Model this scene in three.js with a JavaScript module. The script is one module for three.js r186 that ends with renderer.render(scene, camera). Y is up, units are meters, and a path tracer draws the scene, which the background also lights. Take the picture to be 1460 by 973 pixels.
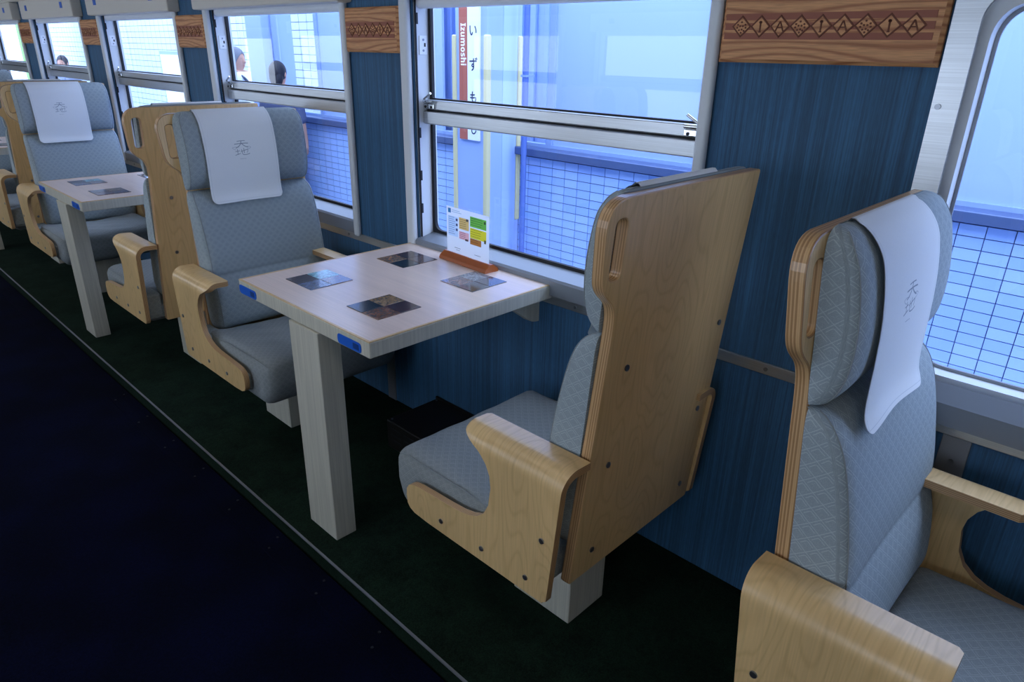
import * as THREE from 'three';
import { mergeGeometries } from 'three/addons/utils/BufferGeometryUtils.js';
import { RoundedBoxGeometry } from 'three/addons/geometries/RoundedBoxGeometry.js';
import { MarchingCubes } from 'three/addons/objects/MarchingCubes.js';
import { RectAreaLightUniformsLib } from 'three/addons/lights/RectAreaLightUniformsLib.js';

// ---------- camera, sky, large lights, exposure ----------
const scene = new THREE.Scene();
const renderer = new THREE.WebGLRenderer({ antialias: true });
renderer.toneMapping = THREE.LinearToneMapping;
renderer.toneMappingExposure = 1.22;
renderer.shadowMap.enabled = true;
RectAreaLightUniformsLib.init();
const camera = new THREE.PerspectiveCamera(52.6955, 1460 / 973, 0.05, 200);
camera.matrixAutoUpdate = true;
{
  const m = new THREE.Matrix4().makeBasis(
    new THREE.Vector3(0.71660552, 0.0195717, -0.69720404),
    new THREE.Vector3(-0.28297242, 0.92180114, -0.26497032),
    new THREE.Vector3(0.63749756, 0.38716871, 0.66610604));
  camera.quaternion.setFromRotationMatrix(m);
  camera.position.set(0, 1.42, 1.5938);
}
scene.add(camera);
scene.background = new THREE.Color().setRGB(0.86, 0.93, 1.0);
scene.backgroundIntensity = 4.6;

// ---------- helpers ----------
let seed = 7;
const rnd = () => { seed = (seed * 16807) % 2147483647; return (seed - 1) / 2147483646; };
const V3 = (x, y, z) => new THREE.Vector3(x, y, z);
const clamp = THREE.MathUtils.clamp, lerp = THREE.MathUtils.lerp;
const used = {};
function numbered(n) { const k = used[n] = (used[n] ?? -1) + 1; return k ? n + '_' + String(k).padStart(3, '0') : n; }
function meshOf(name, geo, mat) { const m = new THREE.Mesh(geo, mat); m.name = name; m.castShadow = m.receiveShadow = true; return m; }
function part(parent, name, geo, mat, label) { const m = meshOf(name, geo, mat); parent.add(m); if (label) m.userData.label = label; return m; }
function tag(o, label, category, group) { o.userData.label = label; o.userData.category = category; if (group) o.userData.group = group; return o; }
function thing(name, label, category, pos = [0, 0, 0], group) {
  const o = new THREE.Group(); o.name = numbered(name); o.position.set(...pos); scene.add(o); return tag(o, label, category, group);
}
function struct(name, label, category) { const o = new THREE.Group(); o.name = name; scene.add(o); tag(o, label, category); o.userData.kind = 'structure'; return o; }
function structMesh(name, geo, mat, label, category) { const m = meshOf(name, geo, mat); scene.add(m); tag(m, label, category); m.userData.kind = 'structure'; return m; }
// texture coordinates in metres, from the way each face points
function uvm(geo, ox = 0, oy = 0) {
  const g = geo.index ? geo.toNonIndexed() : geo, p = g.attributes.position, uv = new Float32Array(p.count * 2);
  const a = V3(), b = V3(), c = V3();
  for (let i = 0; i < p.count; i += 3) {
    a.fromBufferAttribute(p, i); b.fromBufferAttribute(p, i + 1); c.fromBufferAttribute(p, i + 2);
    const n = b.clone().sub(a).cross(c.clone().sub(a)), X = Math.abs(n.x), Y = Math.abs(n.y), Z = Math.abs(n.z);
    for (let k = 0; k < 3; k++) {
      const q = [a, b, c][k], j = (i + k) * 2;
      if (Z >= X && Z >= Y) { uv[j] = q.x + ox; uv[j + 1] = q.y + oy; }
      else if (X >= Y) { uv[j] = q.z + ox; uv[j + 1] = q.y + oy; }
      else { uv[j] = q.x + ox; uv[j + 1] = q.z + oy; }
    }
  }
  g.setAttribute('uv', new THREE.BufferAttribute(uv, 2));
  return g;
}
function box(x0, x1, y0, y1, z0, z1, r = 0, seg = 2) {
  const w = x1 - x0, h = y1 - y0, d = z1 - z0;
  const g = r > 0 ? new RoundedBoxGeometry(w, h, d, seg, Math.min(r, w / 2.01, h / 2.01, d / 2.01)) : new THREE.BoxGeometry(w, h, d);
  g.translate((x0 + x1) / 2, (y0 + y1) / 2, (z0 + z1) / 2);
  return uvm(g);
}
function cyl(r, h, axis, x, y, z, n = 14, r2 = r) {
  const g = new THREE.CylinderGeometry(r2, r, h, n);
  if (axis === 'x') g.rotateZ(-Math.PI / 2); if (axis === 'z') g.rotateX(Math.PI / 2);
  g.translate(x, y, z); return g;
}
const merge = (a) => mergeGeometries(a.map((g) => { const h = g.index ? g.toNonIndexed() : g; for (const k of Object.keys(h.attributes)) if (!['position', 'normal', 'uv'].includes(k)) h.deleteAttribute(k); return h; }), false);
// mirror in x, keeping faces outward
function mirX(geo) {
  const g = geo.clone(); g.scale(-1, 1, 1);
  if (g.index) { const a = g.index.array; for (let i = 0; i < a.length; i += 3) { const t = a[i]; a[i] = a[i + 1]; a[i + 1] = t; } }
  else for (const k of Object.keys(g.attributes)) {
    const at = g.attributes[k], s = at.itemSize, a = at.array;
    for (let i = 0; i < at.count; i += 3) for (let c = 0; c < s; c++) { const t = a[i * s + c]; a[i * s + c] = a[(i + 1) * s + c]; a[(i + 1) * s + c] = t; }
  }
  if (g.attributes.normal) { /* geometry.scale already turned the normals */ }
  return g;
}
// grid of points P(i,j) -> surface; uv given in metres
function gridGeo(nu, nv, P, UV, closedU = false) {
  const pos = [], uv = [], idx = [];
  for (let j = 0; j <= nv; j++) for (let i = 0; i <= nu; i++) { const p = P(i, j); pos.push(p[0], p[1], p[2]); const t = UV(i, j); uv.push(t[0], t[1]); }
  for (let j = 0; j < nv; j++) for (let i = 0; i < nu; i++) { const a = j * (nu + 1) + i, b = a + 1, c = a + nu + 1, d = c + 1; idx.push(a, b, d, a, d, c); }
  const g = new THREE.BufferGeometry();
  g.setAttribute('position', new THREE.Float32BufferAttribute(pos, 3));
  g.setAttribute('uv', new THREE.Float32BufferAttribute(uv, 2));
  g.setIndex(idx); g.computeVertexNormals(); return g;
}
function spline(rows, n) { // smooth resampling of rows of numbers by the first entry's order
  const out = [];
  for (let k = 0; k < n; k++) {
    const t = (k / (n - 1)) * (rows.length - 1), i = Math.min(Math.floor(t), rows.length - 2), f = t - i;
    const p0 = rows[Math.max(i - 1, 0)], p1 = rows[i], p2 = rows[i + 1], p3 = rows[Math.min(i + 2, rows.length - 1)];
    out.push(p1.map((_, c) => 0.5 * (2 * p1[c] + (p2[c] - p0[c]) * f + (2 * p0[c] - 5 * p1[c] + 4 * p2[c] - p3[c]) * f * f + (3 * p1[c] - p0[c] - 3 * p2[c] + p3[c]) * f * f * f)));
  }
  return out;
}

// ---------- noise and textures ----------
const HN = new Float32Array(65536); for (let i = 0; i < 65536; i++) HN[i] = rnd();
function vnoise(x, y, px, py) { // value noise periodic in px, py cells
  const xi = Math.floor(x), yi = Math.floor(y), fx = x - xi, fy = y - yi, sx = fx * fx * (3 - 2 * fx), sy = fy * fy * (3 - 2 * fy);
  const h = (a, b) => HN[((((a % px) + px) % px) * 131 + (((b % py) + py) % py) * 2749) & 65535];
  return lerp(lerp(h(xi, yi), h(xi + 1, yi), sx), lerp(h(xi, yi + 1), h(xi + 1, yi + 1), sx), sy);
}
function dataTex(w, h, fn, metresX, metresY, srgb = true) {
  const d = new Uint8Array(w * h * 4);
  for (let y = 0; y < h; y++) for (let x = 0; x < w; x++) {
    const c = fn(x / w, y / h), i = (y * w + x) * 4;
    d[i] = clamp(c[0], 0, 255); d[i + 1] = clamp(c[1], 0, 255); d[i + 2] = clamp(c[2], 0, 255); d[i + 3] = 255;
  }
  const t = new THREE.DataTexture(d, w, h); t.wrapS = t.wrapT = THREE.RepeatWrapping; t.magFilter = THREE.LinearFilter; t.minFilter = THREE.LinearMipmapLinearFilter; t.generateMipmaps = true;
  if (srgb) t.colorSpace = THREE.SRGBColorSpace; t.repeat.set(1 / metresX, 1 / metresY); t.needsUpdate = true; return t;
}
function canvasTex(w, h, draw, metresX = 1, metresY = 1) {
  const c = document.createElement('canvas'); c.width = w; c.height = h; draw(c.getContext('2d'), w, h);
  const t = new THREE.CanvasTexture(c); t.colorSpace = THREE.SRGBColorSpace; t.wrapS = t.wrapT = THREE.RepeatWrapping; t.repeat.set(1 / metresX, 1 / metresY); return t;
}
const mixc = (a, b, t) => [lerp(a[0], b[0], t), lerp(a[1], b[1], t), lerp(a[2], b[2], t)];

// woven seat cloth with a small fish-scale lattice
const TEX = {};
TEX.fabric = canvasTex(512, 512, (c, w, h) => {
  c.fillStyle = 'rgb(146,158,163)'; c.fillRect(0, 0, w, h);
  for (let i = 0; i < 26000; i++) { const v = 128 + rnd() * 60; c.fillStyle = `rgba(${v - 4},${v + 8},${v + 14},0.35)`; c.fillRect(rnd() * w, rnd() * h, rnd() < 0.5 ? 4 : 1.5, rnd() < 0.5 ? 1.5 : 4); }
  c.strokeStyle = 'rgba(188,200,202,0.62)'; c.lineWidth = 5; c.lineJoin = 'round';
  const s = w / 4;
  for (let j = -1; j <= 8; j++) for (let i = -1; i <= 4; i++) {
    const x = i * s + (j % 2 ? s / 2 : 0), y = j * s / 2;
    c.beginPath(); c.moveTo(x, y + s / 2); c.lineTo(x + s * 0.42, y + s * 0.08); c.quadraticCurveTo(x + s / 2, y - s * 0.03, x + s * 0.58, y + s * 0.08); c.lineTo(x + s, y + s / 2); c.stroke();
    c.beginPath(); c.moveTo(x + s * 0.2, y + s * 0.52); c.lineTo(x + s * 0.44, y + s * 0.26); c.quadraticCurveTo(x + s / 2, y + s * 0.2, x + s * 0.56, y + s * 0.26); c.lineTo(x + s * 0.8, y + s * 0.52); c.stroke();
  }
}, 0.112, 0.112);
TEX.fabricBump = dataTex(128, 128, (u, v) => { const k = 128 + 60 * Math.sin(u * 128 * Math.PI / 2) * Math.sin(v * 128 * Math.PI / 2) + 50 * (vnoise(u * 64, v * 64, 64, 64) - 0.5); return [k, k, k]; }, 0.03, 0.03, false);
// blue wall covering: fine vertical strands
TEX.wall = dataTex(512, 512, (u, v) => {
  const col = vnoise(u * 256, v * 3, 256, 3) * 0.5 + vnoise(u * 90, v * 2 + 7, 90, 2) * 0.22 + vnoise(u * 24, v * 2, 24, 2) * 0.14;
  const fine = vnoise(u * 512, v * 64, 512, 64) - 0.5, k = 0.70 + 0.5 * col + 0.12 * fine;
  return [52 * k, 98 * k, 134 * k];
}, 0.5, 0.9);
// birch plywood face
TEX.birch = dataTex(512, 512, (u, v) => {
  const w = vnoise(u * 5, v * 2, 5, 2) * 2.2 + vnoise(u * 11, v * 3, 11, 3) * 0.6;
  const ring = Math.pow(0.5 + 0.5 * Math.sin((w * 3.2) * Math.PI * 2), 6);
  const fine = vnoise(u * 200, v * 9, 200, 9) - 0.5, broad = vnoise(u * 4, v * 2, 4, 2) - 0.5;
  const k = 1 - 0.045 * ring + 0.06 * fine + 0.06 * broad;
  return [220 * k, 184 * k - 2 * ring, 128 * k - 4 * ring];
}, 0.42, 0.55);
TEX.plyEdge = dataTex(8, 64, (u, v) => { const s = Math.floor(v * 9), e = (v * 9) % 1; const b = s % 2 ? [164, 124, 82] : [206, 166, 118]; const k = e < 0.12 ? 0.88 : 1; return [b[0] * k, b[1] * k, b[2] * k]; }, 1, 0.0252);
// red pine of the carved boards
TEX.pine = dataTex(512, 256, (u, v) => {
  const w = v * 9 + 2.6 * vnoise(u * 2, v * 2, 2, 2) + 0.12 * vnoise(u * 8, v * 8, 8, 8);
  const ring = Math.pow(0.5 + 0.5 * Math.sin(w * Math.PI * 2 * 1.1), 3), fine = vnoise(u * 24, v * 180, 24, 180) - 0.5;
  const c = mixc([204, 148, 98], [162, 102, 62], ring); const k = 1 + 0.16 * fine; return [c[0] * k, c[1] * k, c[2] * k];
}, 0.5, 0.17);
TEX.laminate = dataTex(512, 512, (u, v) => {
  const k = 1 + 0.05 * (vnoise(u * 6, v * 190, 6, 190) - 0.5) + 0.04 * (vnoise(u * 3, v * 40, 3, 40) - 0.5); return [226 * k, 202 * k, 186 * k];
}, 0.7, 0.7);
TEX.paleWood = dataTex(256, 512, (u, v) => {
  const k = 1 + 0.09 * (vnoise(u * 128, v * 5, 128, 5) - 0.5) + 0.05 * (vnoise(u * 30, v * 3, 30, 3) - 0.5); return [190 * k, 186 * k, 170 * k];
}, 0.3, 0.6);
TEX.green = dataTex(512, 512, (u, v) => {
  const a = vnoise(u * 256, v * 256, 256, 256), b = vnoise(u * 9, v * 9, 9, 9), c = vnoise(u * 40, v * 40, 40, 40), k = 0.55 + 0.6 * a + 0.3 * b + 0.2 * c; return [21 * k, 34 * k, 26 * k];
}, 0.6, 0.6);
TEX.navy = dataTex(512, 512, (u, v) => {
  const a = vnoise(u * 256, v * 256, 256, 256), b = vnoise(u * 7, v * 7, 7, 7), k = 0.5 + 0.6 * a + 0.45 * b; return [6 * k, 10 * k, 30 * k];
}, 0.8, 0.8);
TEX.brushed = dataTex(256, 256, (u, v) => { const k = 1 + 0.1 * (vnoise(u * 3, v * 200, 3, 200) - 0.5); return [190 * k, 194 * k, 198 * k]; }, 0.4, 0.2);

const std = (o) => new THREE.MeshStandardMaterial(o), phys = (o) => new THREE.MeshPhysicalMaterial(o);
const M = {
  fabric: std({ map: TEX.fabric, bumpMap: TEX.fabricBump, bumpScale: 0.0006, roughness: 0.95 }),
  fabricSeat: std({ map: TEX.fabric, color: 0xe2dad5, bumpMap: TEX.fabricBump, bumpScale: 0.0006, roughness: 0.95 }),
  seam: std({ color: 0x8b9192, roughness: 0.9 }),
  birch: phys({ map: TEX.birch, roughness: 0.42, clearcoat: 0.35, clearcoatRoughness: 0.22 }),
  ply: phys({ map: TEX.plyEdge, roughness: 0.4, clearcoat: 0.4, clearcoatRoughness: 0.2 }),
  cream: std({ map: TEX.paleWood, roughness: 0.55 }),
  laminate: phys({ map: TEX.laminate, roughness: 0.3, clearcoat: 0.25, clearcoatRoughness: 0.2 }),
  wall: std({ map: TEX.wall, roughness: 0.7 }),
  alu: std({ map: TEX.brushed, roughness: 0.32, metalness: 0.9 }),
  aluDark: std({ color: 0x8d9096, roughness: 0.5, metalness: 0.5 }),
  sill: std({ color: 0x868c94, roughness: 0.5, metalness: 0.35 }),
  paint: std({ color: 0xd3d8dc, roughness: 0.5 }),
  black: std({ color: 0x0b0d12, roughness: 0.6 }),
  chrome: std({ color: 0xd8dce0, roughness: 0.16, metalness: 1 }),
  screw: std({ color: 0x8e9299, roughness: 0.28, metalness: 0.9 }),
  screwDark: std({ color: 0x2c3038, roughness: 0.5, metalness: 0.4 }),
  white: std({ color: 0xe8ebee, roughness: 0.6 }),
  green: phys({ map: TEX.green, roughness: 1, specularIntensity: 0.15 }),
  navy: phys({ map: TEX.navy, roughness: 1, specularIntensity: 0.15 }),
  creamPanel: std({ color: 0xcfcac0, roughness: 0.6 }),
  pine: std({ map: TEX.pine, roughness: 0.55 }),
  carved: std({ color: 0x945640, roughness: 0.6 }),
  carvedDark: std({ color: 0x6a3822, roughness: 0.7 }),
  blueTag: std({ color: 0x1e5fc4, roughness: 0.4 }),
  blueTagDark: std({ color: 0x123a7c, roughness: 0.4 }),
  heater: std({ color: 0x14120f, roughness: 0.5, metalness: 0.3 }),
  glass: phys({ color: new THREE.Color().setRGB(0.55, 0.67, 0.97), transmission: 1, thickness: 0, roughness: 0, ior: 1.5, specularIntensity: 0.75 }),
  glassFar: phys({ color: new THREE.Color().setRGB(0.76, 0.83, 0.97), transmission: 1, thickness: 0, roughness: 0, ior: 1.5 }),
  acrylic: phys({ color: 0xffffff, transmission: 1, thickness: 0, roughness: 0, ior: 1.49 }),
};

// ---------- the carriage shell ----------
const W = 2.92, XL = -11.2, XR = 2.14, CEIL = 2.25;
const PITCH = 1.53, NWIN = 6;
const wins = []; for (let k = 0; k < NWIN; k++) wins.push([-2.07 - PITCH * k, -0.868 - PITCH * k]);
const FIX = [-0.40, 0.86];
{
  const w = struct('wall_right', 'dark blue textured wall panels between and below the platform-side windows', 'wall');
  part(w, 'lower_panel', box(XL, XR, -0.1, 0.757, -0.09, 0), M.wall);
  part(w, 'upper_panel', box(XL, XR, 1.6, CEIL, -0.09, 0), M.wall);
  const open = wins.map(([a, b]) => [a + 0.052, b - 0.03]).concat([[FIX[0] + 0.03, FIX[1] - 0.03]]).sort((p, q) => p[0] - q[0]);
  let x = XL;
  for (const [a, b] of [...open, [XR, XR]]) { if (a > x) part(w, 'pier_panel', box(x, a, 0.757, 1.6, -0.09, 0), M.wall); x = b; }
}
// one sliding window: everything fixed in one opening
function slidingWindow(n, [L, R]) {
  const g = struct('window_' + n, n === 1 ? 'two-sash window beside the table holding the menu stand' : n === 2 ? 'two-sash window with a white-shirted man outside' : `two-sash window, number ${n} along the blue wall counted from the menu stand`, 'window');
  const x0 = L + 0.052, x1 = R - 0.03;
  part(g, 'casing', box(L, L + 0.046, 0.70, 1.6, 0, 0.024, 0.011, 3), M.paint);
  part(g, 'casing', box(R - 0.032, R, 0.70, 1.6, 0, 0.024, 0.011, 3), M.paint);
  const jl = part(g, 'jamb', box(x0 - 0.004, x0 + 0.006, 0.757, 1.6, -0.088, -0.004), M.paint);
  part(g, 'jamb', box(x1 - 0.006, x1 + 0.002, 0.757, 1.6, -0.088, -0.004), M.paint);
  part(jl, 'groove', box(x0 + 0.003, x0 + 0.0075, 0.77, 1.59, -0.009, -0.003), M.black);
  for (const y of [0.86, 0.98, 1.13, 1.5]) part(jl, 'stop_clip', box(x0 + 0.005, x0 + 0.010, y, y + 0.035, -0.014, -0.006), M.black);
  const kp = part(g, 'keeper_plate', box(x0 + 0.006, x0 + 0.009, 1.405, 1.465, -0.052, -0.018, 0.0014), M.white);
  part(kp, 'screw', merge([cyl(0.004, 0.002, 'x', x0 + 0.0095, 1.418, -0.035, 8), cyl(0.004, 0.002, 'x', x0 + 0.0095, 1.452, -0.035, 8)]), M.screw);
  part(kp, 'slot', box(x0 + 0.0088, x0 + 0.0095, 1.430, 1.442, -0.045, -0.038), M.black);
  // sashes: gasket ring, pane, rail
  const ring = (y0, y1, rb, rt) => {
    const s = roundRect(x0 + 0.004, x1 - 0.004, y0, y1, 0.002), h = roundRectPath(x0 + 0.020, x1 - 0.018, y0 + 0.014, y1 - 0.012, rb, rt); s.holes.push(h);
    const e = new THREE.ExtrudeGeometry(s, { depth: 0.012, bevelEnabled: false, curveSegments: 6 }); e.translate(0, 0, -0.072); return e;
  };
  const lo = part(g, 'gasket', ring(0.778, 1.195, 0.035, 0.004), M.black);
  const up = part(g, 'gasket', ring(1.250, 1.612, 0.004, 0.01), M.black);
  const pane = (y0, y1) => { const p = new THREE.PlaneGeometry(x1 - x0 - 0.03, y1 - y0); p.translate((x0 + x1) / 2, (y0 + y1) / 2, -0.066); return p; };
  part(g, 'pane', pane(0.786, 1.19), M.glass); part(g, 'pane', pane(1.256, 1.605), M.glass);
  part(g, 'upper_rail', box(x0 + 0.008, x1 - 0.006, 1.226, 1.259, -0.064, -0.036, 0.004), M.alu);
  part(g, 'rail_gap', box(x0 + 0.008, x1 - 0.006, 1.216, 1.230, -0.060, -0.046), M.black);
  part(g, 'lower_rail', box(x0 + 0.010, x1 - 0.006, 1.178, 1.222, -0.064, -0.026, 0.004), M.alu);
  for (const [xa, s] of [[x0 + 0.006, 1], [x1 - 0.006, -1]]) {
    const l = part(g, 'latch', box(Math.min(xa, xa + s * 0.058), Math.max(xa, xa + s * 0.058), 1.229, 1.247, -0.040, -0.028, 0.003), M.chrome, 'chrome sash latch');
    part(l, 'latch_barrel', cyl(0.0065, 0.05, 'x', xa + s * 0.03, 1.254, -0.028, 10), M.chrome);
    const lev = cyl(0.004, 0.042, 'x', 0, 0, 0, 8); lev.rotateZ(s * 0.5); lev.translate(xa + s * 0.03, 1.272, -0.024); part(l, 'lever', lev, M.chrome);
    part(l, 'screw', merge([cyl(0.0045, 0.003, 'z', xa + s * 0.014, 1.236, -0.0275, 8), cyl(0.0045, 0.003, 'z', xa + s * 0.044, 1.236, -0.0275, 8)]), M.screwDark);
  }
  const sill = new THREE.Shape([[-0.085, 0.786], [0.012, 0.765], [0.019, 0.758], [0.019, 0.711], [0, 0.711], [0, 0.757], [-0.085, 0.757]].map((p) => new THREE.Vector2(-p[0], p[1])));
  const sg = new THREE.ExtrudeGeometry(sill, { depth: x1 - x0 + 0.006, bevelEnabled: false }); sg.rotateY(Math.PI / 2); sg.translate(x0 - 0.003, 0, 0);
  part(g, 'sill', uvm(sg), M.sill);
  part(g, 'blind_bar', cyl(0.019, x1 - x0 - 0.012, 'x', (x0 + x1) / 2, 1.566, -0.030, 14), M.white);
  const v = part(g, 'valance', box(L - 0.01, R + 0.03, 1.574, 1.70, -0.001, 0.062, 0.008), M.creamPanel);
  for (const x of [L + 0.14, R - 0.2]) part(v, 'number_sticker', box(x, x + 0.05, 1.628, 1.664, 0.0615, 0.0635), M.blueTag);
  return g;
}
function roundRectPath(x0, x1, y0, y1, rb, rt = rb, P = THREE.Path) {
  const s = new P();
  s.moveTo(x0 + rb, y0); s.lineTo(x1 - rb, y0); s.quadraticCurveTo(x1, y0, x1, y0 + rb); s.lineTo(x1, y1 - rt); s.quadraticCurveTo(x1, y1, x1 - rt, y1);
  s.lineTo(x0 + rt, y1); s.quadraticCurveTo(x0, y1, x0, y1 - rt); s.lineTo(x0, y0 + rb); s.quadraticCurveTo(x0, y0, x0 + rb, y0); return s;
}
function roundRect(x0, x1, y0, y1, r, rt = r) { return roundRectPath(x0, x1, y0, y1, r, rt, THREE.Shape); }
wins.forEach((w, k) => slidingWindow(k + 1, w));
// the fixed window with rounded corners
{
  const g = struct('window_7', 'fixed window with a flat metal surround and rounded corners', 'window'), [a, b] = FIX;
  const plate = roundRect(a, b, 0.712, 1.64, 0.004); plate.holes.push(roundRectPath(a + 0.048, b - 0.048, 0.775, 1.535, 0.05));
  const pg = new THREE.ExtrudeGeometry(plate, { depth: 0.010, bevelEnabled: false, curveSegments: 10 }); part(g, 'surround', uvm(pg), M.alu);
  const fr = roundRect(a + 0.040, b - 0.040, 0.767, 1.543, 0.055); fr.holes.push(roundRectPath(a + 0.064, b - 0.064, 0.797, 1.522, 0.07));
  const fg = new THREE.ExtrudeGeometry(fr, { depth: 0.05, bevelEnabled: false, curveSegments: 10 }); fg.translate(0, 0, -0.062); part(g, 'frame', fg, M.paint);
  const gk = roundRect(a + 0.06, b - 0.06, 0.793, 1.526, 0.07); gk.holes.push(roundRectPath(a + 0.071, b - 0.071, 0.804, 1.515, 0.065));
  const gg = new THREE.ExtrudeGeometry(gk, { depth: 0.006, bevelEnabled: false, curveSegments: 10 }); gg.translate(0, 0, -0.057); part(g, 'gasket', gg, M.aluDark);
  const p = new THREE.PlaneGeometry(b - a - 0.124, 0.735); p.translate((a + b) / 2, 1.16, -0.058); part(g, 'pane', p, M.glass);
  const sill = new THREE.Shape([[0.0, 0.792], [0.034, 0.760], [0.034, 0.712], [0, 0.712]].map((q) => new THREE.Vector2(-q[0], q[1])));
  const sg = new THREE.ExtrudeGeometry(sill, { depth: b - a, bevelEnabled: false }); sg.rotateY(Math.PI / 2); sg.translate(a, 0, 0.008); part(g, 'sill', uvm(sg), M.sill);
  for (const y of [0.95, 1.338]) part(g, 'screw', cyl(0.0055, 0.004, 'z', a + 0.012, y, 0.0115, 10), M.screw);
}
// metal strips on the wall
{
  const t = struct('trim_1', 'long metal strip with small screws running along the wall under the windows', 'trim');
  part(t, 'strip', box(XL, XR, 0.678, 0.7085, 0, 0.007, 0.002), M.alu);
  for (let x = -5.9; x < 1.2; x += 0.31) part(t, 'screw', cyl(0.0055, 0.003, 'z', x, 0.693, 0.008, 8), M.screw);
  let n = 2;
  for (const x of [-0.225, -2.27, -3.8]) {
    const v = struct('trim_' + n, n === 2 ? 'vertical metal joint strip below the fixed window' : n === 3 ? 'vertical joint strip on the wall behind the legroom of the menu table' : 'vertical joint strip on the wall beside the farther table', 'trim');
    part(v, 'strip', box(x, x + 0.055, 0, 0.678, 0, 0.005, 0.0015), M.aluDark); part(v, 'screw', cyl(0.0055, 0.003, 'z', x + 0.028, 0.62, 0.006, 8), M.screw); n++;
  }
  structMesh('trim_5', box(XL, XR, 1.70, CEIL, 0, 0.05, 0.01), M.creamPanel, 'cream panelling above the window valances', 'trim');
}
// floors, ceiling, far walls
structMesh('floor', box(XL, XR, -0.16, -0.06, 0.776, W - 0.776), M.navy, 'dark navy carpet of the aisle', 'floor');
structMesh('floor_seating', box(XL, XR, -0.16, 0, -0.09, 0.770), M.green, 'dark green carpet on the low plinth under the seats', 'floor');
structMesh('floor_opposite', box(XL, XR, -0.16, 0, W - 0.770, W + 0.09), M.green, 'dark green carpet under the seats across the aisle', 'floor');
{
  const t = struct('trim_6', 'thin metal edge of the green carpeted plinth along the aisle', 'trim');
  part(t, 'nosing', box(XL, XR, -0.004, 0.0012, 0.770, 0.776), M.aluDark);
  part(t, 'edge_strip', box(XL, XR, -0.06, -0.057, 0.778, 0.86), M.navy);
  for (let x = -3.2; x < 0.2; x += 0.28) for (const z of [0.80, 0.845]) part(t, 'rivet', cyl(0.004, 0.003, 'y', x + (z > 0.82 ? 0.03 : 0), -0.056, z, 8), M.screwDark);
}
structMesh('ceiling', box(XL, XR, CEIL, CEIL + 0.1, -0.09, W + 0.09), M.creamPanel, 'pale carriage ceiling', 'ceiling');
structMesh('wall_front', box(XL - 0.1, XL, -0.16, CEIL + 0.1, -0.09, W + 0.09), M.creamPanel, 'end wall of the carriage beyond the last seats', 'wall');
structMesh('wall_back', box(XR, XR + 0.1, -0.16, CEIL + 0.1, -0.09, W + 0.09), M.creamPanel, 'end wall of the carriage behind the rounded window', 'wall');
// the other side of the carriage, turned half round (it shows in the panes)
{
  const turn = (o, name, label) => { const c = o.clone(); c.name = name; c.rotation.y = Math.PI; c.position.set(XL + XR, 0, W); c.userData = { ...o.userData, label }; c.traverse((q) => { if (q.name === 'pane') q.material = M.glassFar; }); scene.add(c); return c; };
  turn(scene.getObjectByName('wall_right'), 'wall_left', 'dark blue wall panels across the aisle');
  for (let k = 1; k <= 7; k++) turn(scene.getObjectByName('window_' + k), 'window_' + (k + 7), `window ${k} in the wall across the aisle`);
}
// ceiling lamps along the aisle
for (let k = 0; k < 5; k++) {
  const x = -8.6 + k * 2.3;
  const t = thing('ceiling_lamp', 'long flush fluorescent lamp on the ceiling over the aisle', 'lamp', [x, CEIL, W / 2], 'ceiling lamps over the aisle');
  part(t, 'housing', box(-0.66, 0.66, -0.03, 0, -0.12, 0.12, 0.008), M.white);
  part(t, 'diffuser', box(-0.63, 0.63, -0.036, -0.029, -0.1, 0.1), std({ color: 0xffffff, emissive: new THREE.Color(1, 0.95, 0.88), emissiveIntensity: 0.8 }), 'glowing diffuser');
  const l = new THREE.RectAreaLight(new THREE.Color(1, 0.93, 0.84), 2.8, 1.26, 0.2); l.name = 'ceiling_lamp_light';
  l.position.set(0, -0.04, 0); l.rotation.x = -Math.PI / 2; t.add(l);
}

// ---------- seats ----------
const ru = (y) => -(y - 0.296) * 0.08;                 // how far the back leans at a height
const Z0 = 0.10, Z1 = 0.594;
function secPoint(row, t) { // front of a cushion, t from the aisle side (0) to the wall side (1)
  const [y, us, uf, inset] = row, z0 = Z0 + inset, z1 = Z1 - inset, rc = clamp((uf - us) * 1.5, 0.006, 0.05);
  const z = lerp(z1, z0, t), e = Math.min(z1 - z, z - z0), q = clamp(e / rc, 0, 1);
  return [us + (uf - us) * Math.sqrt(1 - (1 - q) * (1 - q)) - 0.005 * Math.sin(Math.PI * t) * clamp((uf - 0.03) * 14, 0, 1), z];
}
function cushionLoft(rows, n) {
  const R = spline(rows, n), F = 30, K = F + 6; // three points on each side face, the front between them, one closing the back
  const at = (row, i) => {
    const us = row[1], z0 = Z0 + row[3], z1 = Z1 - row[3], b = Math.min(0.0262, us);
    if (i === 0 || i === K) return [b, z1]; if (i === K - 1) return [b, z0];
    if (i < 3) return [lerp(b, us, i / 3), z1 + 0.0025]; if (i > K - 4 && i < K - 1) return [lerp(b, us, (K - 1 - i) / 3), z0 - 0.0025];
    const t = (i - 3) / (K - 4 - 3 + 0); return secPoint(row, 0.5 - 0.5 * Math.cos(Math.PI * clamp(t, 0, 1)));
  };
  return gridGeo(K, n - 1, (i, j) => { const [u, z] = at(R[j], i); return [u + ru(R[j][0]), R[j][0], z]; },
    (i, j) => { const [u, z] = at(R[j], i); const q = i <= 3 ? -u * 0.8 : i >= K - 4 ? (Z1 - Z0) + u * 0.8 : (Z1 - z); return [q, R[j][0]]; });
}
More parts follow.
